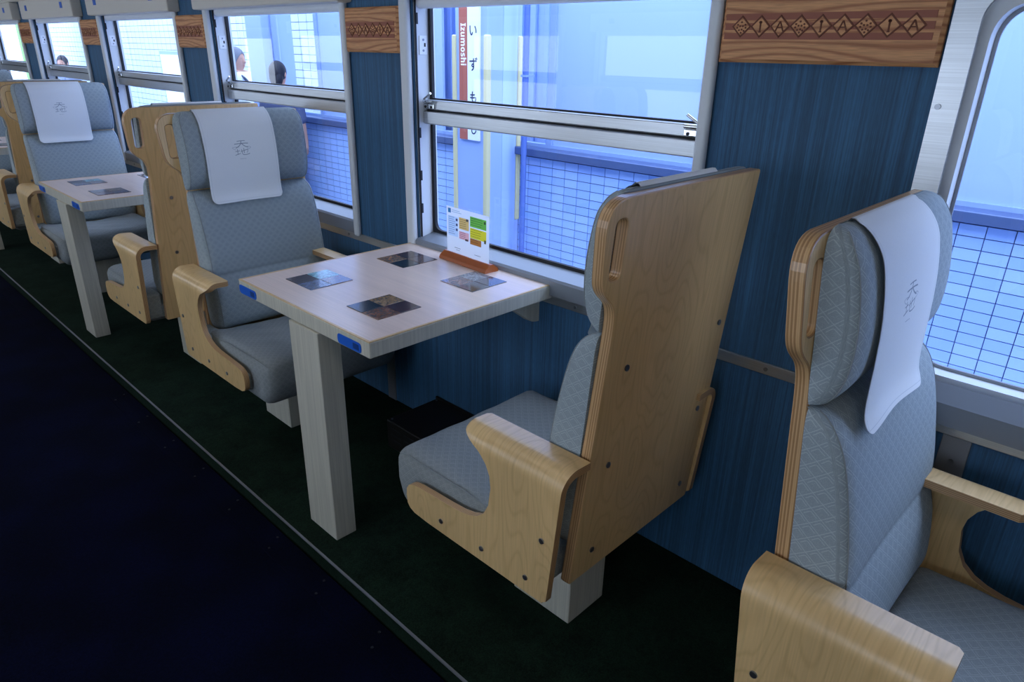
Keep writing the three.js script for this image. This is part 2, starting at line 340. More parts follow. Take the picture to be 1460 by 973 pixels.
const HEAD = [[0.923, 0.012, 0.013, 0.02], [0.9235, 0.024, 0.026, 0.012], [0.928, 0.034, 0.042, 0.005], [0.944, 0.044, 0.062, 0.001], [0.972, 0.054, 0.080, 0], [1.01, 0.062, 0.088, 0], [1.06, 0.065, 0.090, 0], [1.11, 0.062, 0.086, 0], [1.15, 0.056, 0.078, 0], [1.172, 0.048, 0.067, 0.003], [1.187, 0.040, 0.056, 0.010], [1.196, 0.033, 0.043, 0.024], [1.199, 0.027, 0.029, 0.045]];
const BACK = [[0.40, 0.012, 0.013, 0.02], [0.402, 0.090, 0.105, 0.006], [0.44, 0.110, 0.138, 0], [0.50, 0.112, 0.142, 0], [0.56, 0.110, 0.137, 0], [0.60, 0.106, 0.124, 0], [0.615, 0.105, 0.118, 0], [0.63, 0.104, 0.120, 0], [0.69, 0.098, 0.119, 0], [0.75, 0.091, 0.112, 0], [0.80, 0.084, 0.105, 0], [0.85, 0.073, 0.094, 0], [0.885, 0.060, 0.078, 0], [0.908, 0.044, 0.056, 0.004], [0.918, 0.026, 0.031, 0.011], [0.9195, 0.011, 0.012, 0.02]];
function puff(x0, x1, y0, y1, z0, z1, r, n, deform) {
  const w = x1 - x0, h = y1 - y0, d = z1 - z0, g = new THREE.BoxGeometry(w, h, d, n, Math.max(6, n >> 1), n), p = g.attributes.position, uv = g.attributes.uv, nn = g.attributes.normal, v = V3(), q = V3();
  for (let i = 0; i < p.count; i++) {
    v.fromBufferAttribute(p, i);
    const ax = Math.abs(nn.getX(i)) > 0.5, ay = Math.abs(nn.getY(i)) > 0.5;
    uv.setXY(i, ax ? v.z : v.x, ay ? v.z : v.y);
    q.set(clamp(v.x, -w / 2 + r, w / 2 - r), clamp(v.y, -h / 2 + r, h / 2 - r), clamp(v.z, -d / 2 + r, d / 2 - r));
    const dir = v.clone().sub(q); if (dir.lengthSq() > 1e-9) v.copy(q).add(dir.setLength(r));
    v.add(V3((x0 + x1) / 2, (y0 + y1) / 2, (z0 + z1) / 2)); if (deform) deform(v);
    p.setXYZ(i, v.x, v.y, v.z);
  }
  g.computeVertexNormals(); return g;
}
// bent plywood arm: outer face rows from the bottom up, over the bend and inwards
function armGeo() {
  const front = [[0.300, 0.40], [0.303, 0.45], [0.310, 0.468], [0.322, 0.478], [0.345, 0.481], [0.366, 0.479], [0.380, 0.470], [0.388, 0.455], [0.392, 0.43], [0.395, 0.38], [0.398, 0.32], [0.402, 0.27], [0.409, 0.238], [0.42, 0.213], [0.44, 0.190], [0.47, 0.175], [0.52, 0.168], [0.55, 0.172], [0.575, 0.184], [0.59, 0.198], [0.60, 0.210]];
  const rows = [], zo = 0.69, r = 0.045, T = 0.018, yb = 0.60;
  const rear = (y) => -0.006 - (y - 0.30) * 0.09;
  for (const [y, f] of front) rows.push([zo, y, 1, 0, y < 0.304 ? 0.004 : rear(y), f]);
  for (let k = 1; k <= 9; k++) { const a = k / 9 * Math.PI / 2; const y = yb + r * Math.sin(a); rows.push([zo - r + r * Math.cos(a), y, Math.cos(a), Math.sin(a), rear(y), 0.210 + 0.052 * Math.sin(Math.min(1, k / 5) * Math.PI / 2)]); }
  for (let k = 1; k <= 5; k++) rows.push([zo - r - 0.043 * k / 5, yb + r - 0.002 * k / 5, 0, 1, rear(0.645), 0.262 - (k === 5 ? 0.008 : 0)]);
  const n = rows.length - 1, m = 12;
  const outer = (i, j) => { const [z, y, , , a, b] = rows[j]; return [lerp(a, b, i / m), y, z]; };
  const inner = (i, j) => { const [z, y, nz, ny, a, b] = rows[j]; return [lerp(a, b, i / m), y - ny * T, z - nz * T]; };
  let s = 0; const S = rows.map((q, j) => { if (j) s += Math.hypot(q[0] - rows[j - 1][0], q[1] - rows[j - 1][1]); return s; });
  const uvf = (P) => (i, j) => [P(i, j)[0], S[j]];
  const g1 = gridGeo(m, n, outer, uvf(outer)), g2 = gridGeo(m, n, (i, j) => inner(m - i, j), (i, j) => [inner(m - i, j)[0], S[j]]);
  const e1 = gridGeo(1, n, (i, j) => (i ? inner(m, j) : outer(m, j)), (i, j) => [S[j], i * 0.0252]);
  const e2 = gridGeo(1, n, (i, j) => (i ? outer(0, j) : inner(0, j)), (i, j) => [S[j], i * 0.0252]);
  const e3 = gridGeo(m, 1, (i, j) => (j ? outer(i, 0) : inner(i, 0)), (i, j) => [i / m, j * 0.0252]);
  const e4 = gridGeo(m, 1, (i, j) => (j ? inner(i, n) : outer(i, n)), (i, j) => [i / m, j * 0.0252]);
  return { face: merge([g1, g2]), edge: merge([e1, e2, e3, e4]) };
}
function mirZ(geo, c) { const g = mirX(geo.clone().rotateY(Math.PI / 2)); g.rotateY(-Math.PI / 2); g.translate(0, 0, 2 * c); return g; }
function boardGeo() {
  const s = new THREE.Shape();
  s.moveTo(Z0 + 0.004, 0.298); s.lineTo(0.594, 0.298); s.quadraticCurveTo(0.60, 0.298, 0.60, 0.304); s.lineTo(0.582, 0.90);
  s.bezierCurveTo(0.580, 0.960, 0.582, 0.980, 0.604, 0.999); s.bezierCurveTo(0.628, 1.018, 0.637, 1.028, 0.639, 1.055); s.lineTo(0.646, 1.130);
  s.bezierCurveTo(0.649, 1.170, 0.628, 1.190, 0.588, 1.191); s.lineTo(Z0 + 0.006, 1.191); s.quadraticCurveTo(Z0, 1.191, Z0, 1.185); s.lineTo(Z0, 0.302); s.quadraticCurveTo(Z0, 0.298, Z0 + 0.004, 0.298);
  s.holes.push(roundRectPath(0.584, 0.624, 1.038, 1.158, 0.0185));
  const g = new THREE.ExtrudeGeometry(s, { depth: 0.0205, bevelEnabled: true, bevelSize: 0.0022, bevelThickness: 0.0022, bevelSegments: 2, curveSegments: 8 });
  const p = g.attributes.position; // (z, y, depth) -> (u, y, z)
  for (let i = 0; i < p.count; i++) { const z = p.getX(i), y = p.getY(i), w = p.getZ(i) + 0.0022; p.setXYZ(i, w + ru(y), y, z); }
  // that swap mirrors the solid: turn the faces round again
  const q = mirX(g); q.scale(-1, 1, 1); q.computeVertexNormals(); return q;
}
function seamTube(rows, n, t) {
  const R = spline(rows, n).filter((q, i) => i > 3 && i < n - 4).map((q) => { const [u, z] = secPoint(q, t); return V3(u + ru(q[0]) + 0.0004, q[0], z + (t < 0.5 ? 0.0004 : -0.0004)); });
  return new THREE.TubeGeometry(new THREE.CatmullRomCurve3(R), 40, 0.0013, 5);
}
const SEATGEO = {};
function seatGeos() {
  const A = armGeo(), scr = (u, y, z, ax) => cyl(0.0075, 0.004, ax, u, y, z, 12, 0.0065);
  const G = [];
  const add = (name, geo, mat, subs, label) => G.push({ name, geo, mat, subs: subs || [], label });
  add('pedestal', box(0.105, 0.308, 0, 0.30, 0.303, 0.455, 0.004), M.cream, [], 'pale pedestal');
  add('seat_pan', box(0.03, 0.46, 0.302, 0.36, 0.096, 0.668, 0.01), M.fabric);
  add('seat_pan_side', box(0.027, 0.16, 0.31, 0.415, 0.60, 0.668, 0.012), M.fabric); add('seat_pan_side', box(0.027, 0.16, 0.31, 0.40, 0.097, 0.16, 0.012), M.fabric);
  add('seat_cushion', puff(0.10, 0.586, 0.258, 0.433, 0.106, 0.656, 0.042, 30, (v) => {
    const t = (v.x - 0.1) / 0.53, c = 1 - Math.pow(Math.abs(v.z - 0.3825) / 0.285, 2);
    if (v.y > 0.36) v.y += (0.012 * Math.sin(Math.PI * clamp(t, 0, 1)) * c - 0.022 * (1 - t) * c - 0.006 * c);
    if (v.y < 0.34) v.x -= (0.34 - v.y) * 0.5 * clamp((t - 0.6) * 2.5, 0, 1);
    v.y += 0.0022 * Math.sin(v.z * 41 + v.x * 23) * Math.sin(v.x * 31 - v.z * 9) * (v.y > 0.4 ? 1 : 0);
  }), M.fabricSeat);
  G[G.length - 1].subs.push(['seam', new THREE.TubeGeometry(new THREE.CatmullRomCurve3([V3(0.16, 0.414, 0.6465), V3(0.30, 0.423, 0.6465), V3(0.45, 0.423, 0.6465), V3(0.53, 0.4225, 0.6455), V3(0.566, 0.414, 0.642)]), 30, 0.0016, 5), M.seam]);
  const bg = boardGeo();
  add('back_panel', bg, [M.birch, M.ply], []);
  for (const [y, za, zb] of [[0.832, 0.513, 0.136], [0.596, 0.522, 0.148], [0.362, 0.532, 0.152]]) for (const z of [za, zb]) add('screw', scr(ru(y) - 0.001, y, z, 'x'), M.screw);
  add('backrest_cushion', cushionLoft(BACK, 66), M.fabric, [['seam', seamTube(BACK, 44, 0.022), M.seam], ['seam', seamTube(BACK, 44, 0.978), M.seam]]);
  add('headrest_cushion', cushionLoft(HEAD, 60), M.fabric, [['seam', seamTube(HEAD, 36, 0.022), M.seam], ['seam', seamTube(HEAD, 36, 0.978), M.seam]]);
  const as = [[0.343, 0.335], [0.197, 0.336], [0.012, 0.465], [0.055, 0.340]];
  add('armrest', A.face, M.birch, [['armrest_edge', A.edge, M.ply], ...as.map(([u, y]) => ['screw', scr(u, y, 0.6905, 'z'), M.screw])]);
  add('armrest', mirZ(A.face, 0.3825), M.birch, [['armrest_edge', mirZ(A.edge, 0.3825), M.ply], ...as.map(([u, y]) => ['screw', scr(u, y, 0.0745, 'z'), M.screw])]);
  return G;
}
const BASE = seatGeos();
const off = (g) => g.clone().translate(-0.21, 0, -0.3825);
SEATGEO[1] = BASE.map((e) => ({ ...e, geo: off(e.geo), subs: e.subs.map(([n, g, m]) => [n, off(g), m]) }));
SEATGEO[-1] = SEATGEO[1].map((e) => ({ ...e, geo: mirX(e.geo), subs: e.subs.map(([n, g, m]) => [n, mirX(g), m]) }));
function seat(x0, dir, label, opposite) {
  const t = thing('train_seat', label, 'seat', [x0 + dir * 0.21, 0, 0.3825], 'carriage seats');
  for (const e of SEATGEO[dir]) { const p = part(t, e.name, e.geo, e.mat, e.label); for (const [n, g, m] of e.subs) part(p, n, g, m); }
  if (opposite) { t.position.set(opposite, 0, W - 0.3825); t.rotation.y = Math.PI; }
  return t;
}
// head cloth
TEX.cloth = canvasTex(512, 640, (c, w, h) => {
  c.fillStyle = 'rgb(232,236,238)'; c.fillRect(0, 0, w, h);
  for (let i = 0; i < 9000; i++) { const v = 222 + rnd() * 26; c.fillStyle = `rgba(${v},${v},${v},0.3)`; c.fillRect(rnd() * w, rnd() * h, 2, 2); }
  c.strokeStyle = 'rgba(205,212,216,0.9)'; c.lineWidth = 2; c.strokeRect(14, -10, w - 28, h - 4);
  c.strokeStyle = 'rgb(140,152,164)'; c.lineCap = 'round'; const X = w / 2, Y = 300;
  const ln = (wd, pts) => { c.lineWidth = wd; c.beginPath(); c.moveTo(X + pts[0], Y + pts[1]); for (let i = 2; i < pts.length; i += 4) c.quadraticCurveTo(X + pts[i], Y + pts[i + 1], X + pts[i + 2], Y + pts[i + 3]); c.stroke(); };
  // upper character
  c.save(); c.translate(X, Y); c.scale(1.0, 0.86); c.translate(-X, -Y); ln(4, [-26, -52, 0, -56, 28, -54]); ln(5, [-46, -32, 0, -38, 48, -34]); ln(5, [2, -52, 0, -20, -40, -4]); ln(5, [4, -34, 18, -14, 46, -4]);
  // lower character
  ln(4, [-46, 22, -32, 20, -18, 18]); ln(4, [-32, 6, -32, 26, -32, 44]); ln(4, [-50, 48, -34, 44, -14, 38]);
  ln(4, [-8, 24, 14, 18, 42, 10]); ln(3, [42, 10, 42, 28, 34, 34]); ln(4, [14, 2, 14, 24, 14, 36]); ln(4, [-2, 10, -2, 40, 6, 48]); ln(4, [6, 48, 34, 52, 52, 42]);
  // drifting lines round them
  c.strokeStyle = 'rgba(160,170,180,0.75)'; ln(2.5, [-66, -6, -50, -16, -20, -8]); ln(2.5, [-66, -6, -56, 8, -40, 10]); ln(2.5, [66, -4, 50, -16, 30, -8]); ln(2.5, [66, -4, 58, 8, 44, 8]);
  c.fillStyle = 'rgba(120,132,144,0.8)'; for (let i = 0; i < 5; i++) c.fillRect(X - 20 + i * 9, Y + 76, 5, 3); c.restore();
}, 1, 1);
M.cloth = std({ map: TEX.cloth, roughness: 0.9, side: THREE.DoubleSide });
function clothGeo(sway) {
  const P = [[0.024, 1.1985], [0.030, 1.2015], [0.037, 1.2012], [0.045, 1.1985], [0.054, 1.1935], [0.069, 1.178], [0.0825, 1.152], [0.0905, 1.11], [0.0945, 1.06], [0.0935, 1.01], [0.0905, 0.965], [0.088, 0.93], [0.089, 0.90], [0.097 + sway, 0.874]];
  const R = spline(P, 90); let s = 0; const S = R.map((q, j) => { if (j) s += Math.hypot(q[0] - R[j - 1][0], q[1] - R[j - 1][1]); return s; });
  const at = (d) => { let j = 1; while (j < S.length - 1 && S[j] < d) j++; const f = clamp((d - S[j - 1]) / (S[j] - S[j - 1]), 0, 1); return [lerp(R[j - 1][0], R[j][0], f), lerp(R[j - 1][1], R[j][1], f)]; };
  const za = 0.524, zb = 0.243, n = 40, m = 50;
  const zt = (i) => 0.5 - 0.5 * Math.cos(Math.PI * i / n);
  const end = (t) => { const e = Math.min(t, 1 - t) * (za - zb), r = 0.022; return s - (e < r ? r - Math.sqrt(Math.max(0, r * r - (r - e) * (r - e))) : 0); };
  const pt = (i, j, o) => {
    const t = zt(i), d = end(t) * j / m, f = d / s, [u, y] = at(d), hang = clamp((f - 0.62) / 0.38, 0, 1);
    return [u + ru(y) + hang * 0.003 * Math.sin(t * 7 + 1) - 0.004 * Math.sin(Math.PI * ((lerp(za, zb, t) - Z0) / (Z1 - Z0))) * clamp((f - 0.25) * 4, 0, 1) + o, y + (y > 1.2 ? o : 0), lerp(za, zb, t) + 0.004 * hang * Math.sin(t * 5 + 2)];
  };
  const uv = (i, j) => [zt(i), 1 - end(zt(i)) * j / m / s];
  const a = gridGeo(n, m, (i, j) => pt(i, j, 0.0036), uv), b = gridGeo(n, m, (i, j) => pt(n - i, j, 0.0024), () => [0.02, 0.02]);
  return off(merge([a, b]));
}
const CL = { 1: clothGeo(0.002) }; CL[-1] = mirX(clothGeo(0.002)); CL.far = CL[1];
function headCloth(x0, dir, label) {
  const c = meshOf(numbered('headrest_cover'), CL[dir], M.cloth); c.position.set(x0 + dir * 0.21, 0, 0.3825); scene.add(c); tag(c, label, 'cloth', 'headrest covers');
}
const S0 = -0.30, S1 = -0.754, S2 = -2.62, S3 = -3.06, PS = 2.29;
const seatList = [
  [S0, 1, 'birch and grey fabric seat beside the rounded fixed window', 'white printed headrest cover on the seat beside the rounded fixed window'],
  [S1, -1, 'seat facing the menu table, its bare plywood back towards the rounded window', 'white headrest cover on the seat whose bare plywood back faces the rounded window'],
  [S2, 1, 'seat facing the menu table with its printed headrest cover in full view', 'white printed headrest cover facing the table with the menu stand'],
  [S3, -1, 'seat backing onto the one at the menu table, facing the farther table', 'headrest cover of the seat backing onto the one at the menu table'],
  [S2 - PS, 1, 'seat beyond the farther table, facing it, cover in full view', 'white printed headrest cover facing the farther table'],
  [S3 - PS, -1, 'seat backing onto the one beyond the farther table', 'headrest cover of the seat backing onto the one beyond the farther table'],
  [S2 - 2 * PS, 1, 'farthest seat facing this way by the end windows', 'headrest cover of the farthest seat facing this way'],
];
for (const [x, d, l, cl] of seatList) { seat(x, d, l); headCloth(x, d, cl); }
for (const [x, d] of [[-0.53, -1], [-1.39, 1], [-2.82, -1], [-3.68, 1], [-5.11, -1], [-5.97, 1]]) {
  seat(0, d, 'seat across the aisle, seen only mirrored in the window panes', x);
  const c = meshOf(numbered('headrest_cover'), CL[d], M.cloth); c.position.set(x, 0, W - 0.3825); c.rotation.y = Math.PI; scene.add(c); tag(c, 'white headrest cover across the aisle, seen only mirrored in the window panes', 'cloth', 'headrest covers across the aisle');
}

// ---------- tables ----------
const TY = 0.744;
const tileCols = [[[62, 48, 58], [128, 178, 190], [108, 88, 84], [92, 104, 134]], [[128, 100, 74], [58, 34, 36], [104, 78, 64], [22, 30, 38]], [[24, 30, 40], [134, 108, 78], [62, 34, 38], [112, 80, 64]], [[118, 90, 76], [120, 122, 124], [72, 68, 68], [60, 60, 58]]];
const tileMats = tileCols.map((q) => q.map((c, i) => {
  const t = dataTex(64, 64, (u, v) => { const k = 0.75 + 0.5 * vnoise(u * 12, v * 12, 12, 12) + 0.25 * (vnoise(u * 40, v * 40, 40, 40) - 0.5); return c.map((x) => x * k); }, 0.073, 0.073);
  return phys({ map: t, roughness: 0.18, clearcoat: 0.6, clearcoatRoughness: 0.08 });
}));
function table(cx, label) {
  const t = thing('table', label, 'table', [cx, 0, 0.345], 'carriage tables'), w = 0.352, z0 = -0.342, z1 = 0.355;
  const top = part(t, 'tabletop', box(-w, w, TY - 0.046, TY - 0.0006, z0, z1, 0.004), M.cream);
  part(top, 'rim', merge([box(-w + 0.001, w - 0.001, TY - 0.003, TY + 0.0008, z1 - 0.008, z1 - 0.001), box(-w + 0.001, w - 0.001, TY - 0.003, TY + 0.0008, z0 + 0.001, z0 + 0.008), box(-w + 0.001, -w + 0.008, TY - 0.003, TY + 0.0008, z0 + 0.008, z1 - 0.008), box(w - 0.008, w - 0.001, TY - 0.003, TY + 0.0008, z0 + 0.008, z1 - 0.008)]), M.birch);
  part(top, 'surface', box(-w + 0.008, w - 0.008, TY - 0.003, TY, z0 + 0.008, z1 - 0.008), M.laminate);
  [[-0.253, 0.097], [-0.253, -0.25], [0.088, 0.097], [0.088, -0.25]].forEach(([x, z], q) => {
    [[0, 1], [0, 0], [1, 0], [1, 1]].forEach(([i, j], k) => part(top, 'ceramic_tile', box(x + i * 0.0755, x + i * 0.0755 + 0.0745, TY - 0.002, TY + 0.0022, z + j * 0.0755, z + j * 0.0755 + 0.0745, 0.001, 1), tileMats[q][k]));
  });
  for (const x of [-w + 0.004, w - 0.152 + 0.008]) {
    const s = roundRect(x, x + 0.108, TY - 0.042, TY - 0.014, 0.012), g = new THREE.ExtrudeGeometry(s, { depth: 0.002, bevelEnabled: false }); g.translate(0, 0, z1 - 0.0005);
    const b = part(top, 'number_tag', uvm(g), M.blueTag, 'blue seat number tag'); part(b, 'number_mark', box(x + 0.072, x + 0.098, TY - 0.036, TY - 0.02, z1 + 0.0012, z1 + 0.002), M.blueTagDark);
  }
  part(t, 'leg', box(-0.04, 0.113, 0, TY - 0.046, 0.29, 0.362, 0.003), M.cream);
  const br = new THREE.Shape(); br.moveTo(0, TY - 0.046); br.lineTo(0.16, TY - 0.046); br.lineTo(0.05, TY - 0.125); br.quadraticCurveTo(0.03, TY - 0.14, 0, TY - 0.14); br.closePath();
  for (const x of [-0.30, 0.272]) { const g = new THREE.ExtrudeGeometry(br, { depth: 0.024, bevelEnabled: false }); g.rotateY(-Math.PI / 2); g.translate(x + 0.024, 0, -0.344); part(t, 'wall_bracket', uvm(g), M.cream); }
  return t;
}
table(-1.70, 'pale table with sixteen inlaid ceramic tiles and a menu stand on it');
table(-3.965, 'farther pale tiled table without a menu stand');
table(-6.24, 'farthest pale table beyond the second pair of seats');

// ---------- menu stand ----------
{
  const t = thing('menu_stand', 'clear acrylic menu stand in an orange wooden foot at the window end of the table', 'menu stand', [-1.693, TY, 0.052]); t.rotation.y = -0.06;
  const prof = new THREE.Shape([[-0.03, 0.002], [-0.026, 0.012], [-0.006, 0.026], [0.006, 0.026], [0.026, 0.012], [0.03, 0.002], [0.028, 0]].concat([[-0.028, 0]]).map((p) => new THREE.Vector2(...p)));
  const g = new THREE.ExtrudeGeometry(prof, { depth: 0.25, bevelEnabled: false }); g.rotateY(Math.PI / 2); g.translate(-0.125, 0, 0);
  part(t, 'foot', uvm(g), phys({ color: 0xa8551c, roughness: 0.35, clearcoat: 0.4 }), 'orange wooden foot');
  part(t, 'acrylic_sheet', box(-0.118, 0.124, 0.016, 0.190, -0.0026, 0.0026), phys({ color: 0xffffff, transmission: 1, thickness: 0, roughness: 0.02, ior: 1.2 }), 'clear acrylic sheet');
  const tx = canvasTex(840, 600, (c, w, h) => {
    c.fillStyle = '#f4f8fa'; c.fillRect(0, 0, w, h);
    const lines = (x, y, ww, n, dy, col) => { for (let i = 0; i < n; i++) { c.fillStyle = col; for (let q = x; q < x + ww * (0.7 + 0.3 * rnd()); q += 11) c.fillRect(q, y + i * dy, 8, 7); } };
    c.fillStyle = '#2a78a0'; c.fillRect(30, 24, 58, 58); lines(105, 36, 220, 2, 22, '#7aa6bc');
    c.fillStyle = '#cfe4f6'; c.fillRect(30, 120, 200, 260); lines(38, 130, 150, 9, 27, '#5f7d98'); for (const y of [140, 205, 270]) { c.fillStyle = '#3c4a70'; c.fillRect(188, y, 38, 32); }
    c.fillStyle = '#e6c070'; c.fillRect(255, 110, 195, 150); lines(262, 130, 150, 5, 26, '#8a5b22'); c.fillStyle = '#4a4a48'; c.fillRect(395, 112, 44, 30);
    c.fillStyle = '#f0b6b2'; c.fillRect(255, 290, 195, 100); lines(262, 300, 130, 4, 24, '#9a4a50'); c.fillStyle = '#5a4a40'; c.fillRect(375, 372, 60, 26);
    c.fillStyle = '#74c24a'; c.fillRect(475, 60, 310, 130); lines(483, 75, 250, 4, 28, '#2d6a1c'); c.fillStyle = '#33502a'; c.fillRect(740, 82, 34, 34);
    c.fillStyle = '#eadc2e'; c.fillRect(475, 205, 310, 130); lines(483, 218, 260, 4, 29, '#7c7416'); c.fillStyle = '#50502c'; c.fillRect(745, 315, 36, 44);
    c.fillStyle = '#b87430'; c.fillRect(475, 338, 215, 80); lines(483, 350, 180, 2, 28, '#5c3410');
    lines(160, 525, 150, 1, 20, '#30343a'); lines(190, 552, 80, 1, 20, '#70767c'); lines(560, 540, 140, 1, 20, '#50565c');
  });
  const pg = new THREE.PlaneGeometry(0.226, 0.158); pg.translate(0.002, 0.106, 0.0034);
  part(t, 'menu_card', pg, phys({ map: tx, roughness: 1, transmission: 0.4, thickness: 0 }), 'printed menu card with coloured panels');
}

// ---------- floor heater ----------
{
  const t = thing('floor_heater', 'low black slotted heater box on the floor against the wall under the menu table', 'heater', [-1.55, 0, 0.13]);
  part(t, 'casing', box(-0.385, 0.385, 0, 0.118, -0.126, 0.125, 0.005), M.heater);
  part(t, 'rear_lip', box(-0.385, 0.385, 0.118, 0.128, -0.126, -0.118), M.heater);
  for (let r = 0; r < 3; r++) for (let k = 0; k < 9; k++) part(t, 'vent_slot', box(-0.36 + k * 0.08, -0.36 + k * 0.08 + 0.06, 0.035 + r * 0.024, 0.043 + r * 0.024, 0.1245, 0.1262), M.black);
  for (const [x, z] of [[-0.37, -0.11], [0.37, -0.11], [-0.37, 0.11]]) part(t, 'screw', cyl(0.004, 0.003, 'y', x, 0.119, z, 8), M.screw);
}

// ---------- carved boards on the piers ----------
function carvedBoard(x0, x1, n, label) {
  const y0 = 1.408, y1 = 1.556, cx = (x0 + x1) / 2, cy = (y0 + y1) / 2, w = x1 - x0, h = y1 - y0;
  const t = thing('carved_board', label, 'wall plaque', [cx, cy, 0], 'carved pine boards between the windows');
  const s = new THREE.Shape([[-w / 2 + 0.007, -h / 2 + 0.007], [w / 2 - 0.007, -h / 2 + 0.007], [w / 2 - 0.007, h / 2 - 0.007], [-w / 2 + 0.007, h / 2 - 0.007]].map((p) => new THREE.Vector2(...p)));
  const g = new THREE.ExtrudeGeometry(s, { depth: 0.010, bevelEnabled: true, bevelSize: 0.007, bevelThickness: 0.007, bevelSegments: 1 }); g.translate(0, 0, 0.007); part(t, 'board', uvm(g, x0 * 3.1, x0), M.pine);
  const b = 0.026; // half height of the carved band
  part(t, 'band', merge([box(-w / 2 + 0.010, w / 2 - 0.018, b - 0.013, b, 0.0235, 0.0252), box(-w / 2 + 0.010, w / 2 - 0.018, -b, -b + 0.013, 0.0235, 0.0252), box(-w / 2 + 0.010, w / 2 - 0.018, -0.007, 0.007, 0.0235, 0.0248)]), M.carved, 'red-brown carved band');
  const step = (w - 0.06) / n, r = 0.0225;
  for (let i = 0; i < n; i++) {
    const x = -w / 2 + 0.028 + step * (i + 0.5), d = r * 0.98;
    const di = new THREE.Shape([[x - r, 0], [x, -r], [x + r, 0], [x, r]].map((p) => new THREE.Vector2(...p)));
    const dg = new THREE.ExtrudeGeometry(di, { depth: 0.002, bevelEnabled: false }); dg.translate(0, 0, 0.0242); const dm = part(t, 'diamond', uvm(dg, x0, 0.1 * i), M.pine);
    const q = r * 0.82, ho = new THREE.Shape([[x - r, 0], [x, -r], [x + r, 0], [x, r]].map((p) => new THREE.Vector2(...p))); ho.holes.push(new THREE.Path([[x - q, 0], [x, q], [x + q, 0], [x, -q]].map((p) => new THREE.Vector2(...p))));
    const og = new THREE.ExtrudeGeometry(ho, { depth: 0.001, bevelEnabled: false }); og.translate(0, 0, 0.026); part(dm, 'diamond_outline', og, M.carvedDark);
    const z = [0.026, 0.0274]; let mg;
    if (i % 3 === 0) mg = merge([[-7, 3], [0, 7], [7, 3], [-8, -2], [-2.6, 0.5], [2.6, 0.5], [8, -2], [-4, -6], [1, -5], [5, -7], [0, -10]].map(([a, c]) => cyl(0.0021, 0.0014, 'z', x + a * 0.00125, c * 0.00125, 0.0267, 7)));
    else if (i % 3 === 1) mg = merge([box(x - 0.0016, x + 0.0016, -0.010, 0.011, ...z), box(x - 0.0032, x + 0.0032, 0.006, 0.010, ...z), box(x - 0.0026, x + 0.0026, -0.0125, -0.010, ...z)]);
    else { const leg = (sg) => { const k = box(-0.0014, 0.0014, -0.0105, 0.0105, ...z); k.rotateZ(sg * 0.42); k.translate(x + sg * 0.0043, 0, 0); return k; }; mg = merge([leg(1), leg(-1), box(x - 0.005, x + 0.005, -0.0042, -0.0016, ...z)]); }
    part(dm, 'carving', mg, M.carvedDark);
  }
}
carvedBoard(-0.862, -0.404, 9, 'wide carved pine board with nine diamonds beside the rounded fixed window');
['carved pine board between the menu table window and the next one', 'carved pine board above the farther table, between the second and third windows', 'carved pine board on the third pier from the menu table window', 'carved pine board on the fourth pier from the menu table window'].forEach((l, k) => carvedBoard(-2.392 - PITCH * k, -2.072 - PITCH * k, 6, l));

// ---------- the station outside ----------
const PY = -0.30;
const O = {
  paving: std({ color: 0x9aa4b4, roughness: 0.9 }),
  tile: std({ color: 0xa6c2f0, roughness: 0.35 }), tileB: std({ color: 0x9cbaee, roughness: 0.35 }), grout: std({ color: 0x3c4c7c, roughness: 0.9 }),
  whiteTile: std({ color: 0xc3d0e2, roughness: 0.4 }), whiteGrout: std({ color: 0x7486a4, roughness: 0.9 }),
  coping: std({ color: 0x5b6c92, roughness: 0.35, metalness: 0.4 }), copingDark: std({ color: 0x1d2740, roughness: 0.5 }),
  column: std({ color: 0x9db4e0, roughness: 0.6 }), bumper: std({ color: 0xd2c898, roughness: 0.8 }), screen: std({ color: 0xa2b8e0, roughness: 0.5 }), post: std({ color: 0x8fa6cc, roughness: 0.5 }),
  ribbed: std({ color: 0xa9c2ee, roughness: 0.5 }), far: std({ color: 0xf2f4f4, roughness: 0.8 }),
};
structMesh('station_platform', box(-26, 8, PY - 0.4, PY, -9, -0.32), O.paving, 'grey paved station platform outside the windows', 'platform');
structMesh('track_bed', box(-26, 8, -1.6, -1.2, -0.3, 9), O.paving, 'ground beside and below the train', 'ground');
